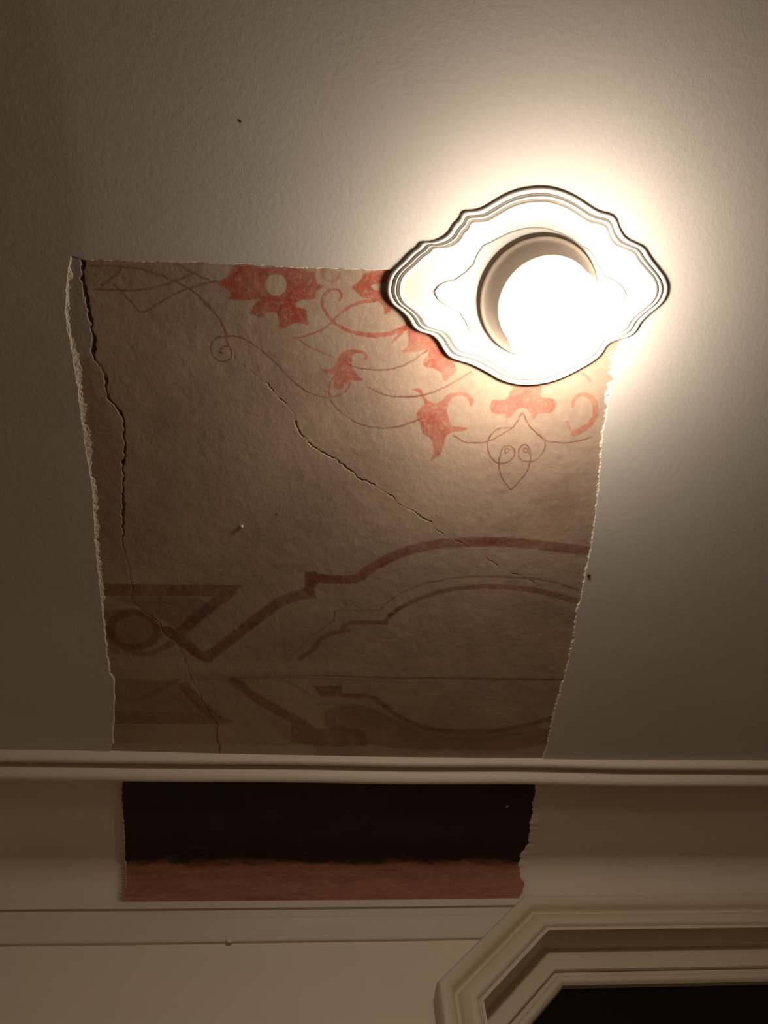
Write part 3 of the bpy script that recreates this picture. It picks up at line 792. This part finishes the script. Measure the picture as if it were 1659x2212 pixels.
# inner contour, as radius by angle
ia = np.arctan2(*(INN - MC).T[::-1]); ir = np.linalg.norm(INN - MC, axis=1); od = np.argsort(ia)
oa = np.arctan2(*(OUT - MC).T[::-1])
rin = np.interp(oa, np.r_[ia[od] - 2 * np.pi, ia[od], ia[od] + 2 * np.pi], np.r_[ir[od], ir[od], ir[od]])
def inner_ring(off): return MC + np.c_[np.cos(oa), np.sin(oa)] * (rin - off)[:, None]
med_part('field', [(med_ring(0.035), 0.0052), (0.6 * med_ring(0.035) + 0.4 * inner_ring(0), 0.0056), (inner_ring(-0.001), 0.0056)])
med_part('raised_panel', [(inner_ring(-0.001), 0.0050), (inner_ring(0.0002), 0.0078), (inner_ring(0.002), 0.0088), (inner_ring(0.006), 0.0088), (MC + (inner_ring(0) - MC) * 0.4, 0.0092), (MC + (OUT - MC) * 0.05, 0.0092)])

# ------------------------------------------------------------------ ceiling lamp
LX, LY = on_ceiling(1158, 640)
lamp = empty('ceiling_lamp', (LX, LY, CEIL))
tag(lamp, 'lit round opal ceiling lamp on a beige enamelled collar', 'ceiling lamp')
lathe('canopy', [(0.060, -0.006), (0.112, -0.007), (0.113, -0.017), (0.106, -0.020), (0.060, -0.020)], 96, M_COLLAR, lamp)
lathe('collar', [(0.100, -0.017), (0.114, -0.0185)] +
      [(0.1180 + 0.0065 * math.sin(a), -0.0245 + 0.0060 * math.cos(a)) for a in np.linspace(-0.4, 3.0, 12)] +
      [(0.1165, -0.032), (0.1125, -0.036), (0.1085, -0.043), (0.1045, -0.053), (0.1010, -0.064), (0.0990, -0.074), (0.0990, -0.079), (0.1000, -0.081), (0.0990, -0.086), (0.0940, -0.088), (0.085, -0.082)], 96, M_COLLAR, lamp)
gp = [(0.078, -0.076), (0.082, -0.092)] + [(0.1010 * math.sin(a), -0.136 - 0.057 * math.cos(a)) for a in np.linspace(2.2, 0.0, 30)]
gp[-1] = (0.0005, gp[-1][1])
g = lathe('globe', gp, 96, M_GLOBE, lamp); g.location = (0.007, 0.011, 0)
g['label'] = 'brightly lit opal glass globe'

# ------------------------------------------------------------------ nails, plugs, specks
def small(name, u, v, r, drop, mat, label, cat, group=None):
    x, y = on_ceiling(u, v)
    z = float(ceil_z(x, y)) - (LAYER if not inside(RING, np.array([x]), np.array([y]))[0] else 0)
    o = empty(name, (x, y, z)) if False else None
    n = 14; prof = [(r, 0.002), (r, -drop * 0.5), (r * 0.8, -drop * 0.85), (r * 0.4, -drop), (0.0003, -drop * 1.02)]
    ob = lathe(name, prof, n, mat, None); ob.location = (x, y, z)
    tag(ob, label, cat, group); return ob
small('nail', 522, 1139, 0.0042, 0.006, M_NAIL, 'pale nail head sticking out of the brown painted plaster', 'nail')
small('nail', 598, 1112, 0.0017, 0.0012, M_DARKNAIL, 'tiny dark nail head in the brown plaster right of the pale nail', 'nail')
small('nail', 519, 262, 0.0022, 0.0012, M_DARKNAIL, 'tiny dark nail head in the cream ceiling above the painting', 'nail')
small('nail', 1272, 1243, 0.0045, 0.003, M_DARKNAIL, 'dark spot standing for a nail shadow on the cream ceiling beside the right edge of the painting', 'nail')  # dark disc stands in for the soft shadow spot of a nail
y, z = cove(0.32); 
def on_cove(u, v):
    best = None
    for k in np.linspace(0, 1, 600):
        y, z = cove(k); r = ray(u, v); x = r[0] * y / r[1]; d = abs(r[2] * y / r[1] + EYE[2] - z)
        if best is None or d < best[0]: best = (d, x, y, z, k)
    return best[1:]
x, y, z, k = on_cove(1095, 1742)
bm = bmesh.new(); bmesh.ops.create_uvsphere(bm, u_segments=12, v_segments=8, radius=0.0045)
for v in bm.verts: v.co.z *= 0.7
me = bpy.data.meshes.new('nail'); bm.to_mesh(me); bm.free()
o = link('nail', me, M_NAIL); o.location = (x, y, z)
tag(o, 'small pale nail head in the dark strip of the cove', 'nail')
px, pz = on_plane_y(497, 2027, YW - 0.012)
bm = bmesh.new(); bmesh.ops.create_cone(bm, segments=24, radius1=0.0135, radius2=0.0122, depth=0.0030, cap_ends=True)
me = bpy.data.meshes.new('plug'); bm.to_mesh(me); bm.free()
o = link('plug', me, M_TRIM); o.rotation_euler = (math.pi / 2, 0, 0); o.location = (px, YW - 0.0125, pz)
tag(o, 'small round painted plug on the lower cornice fillet', 'plug')
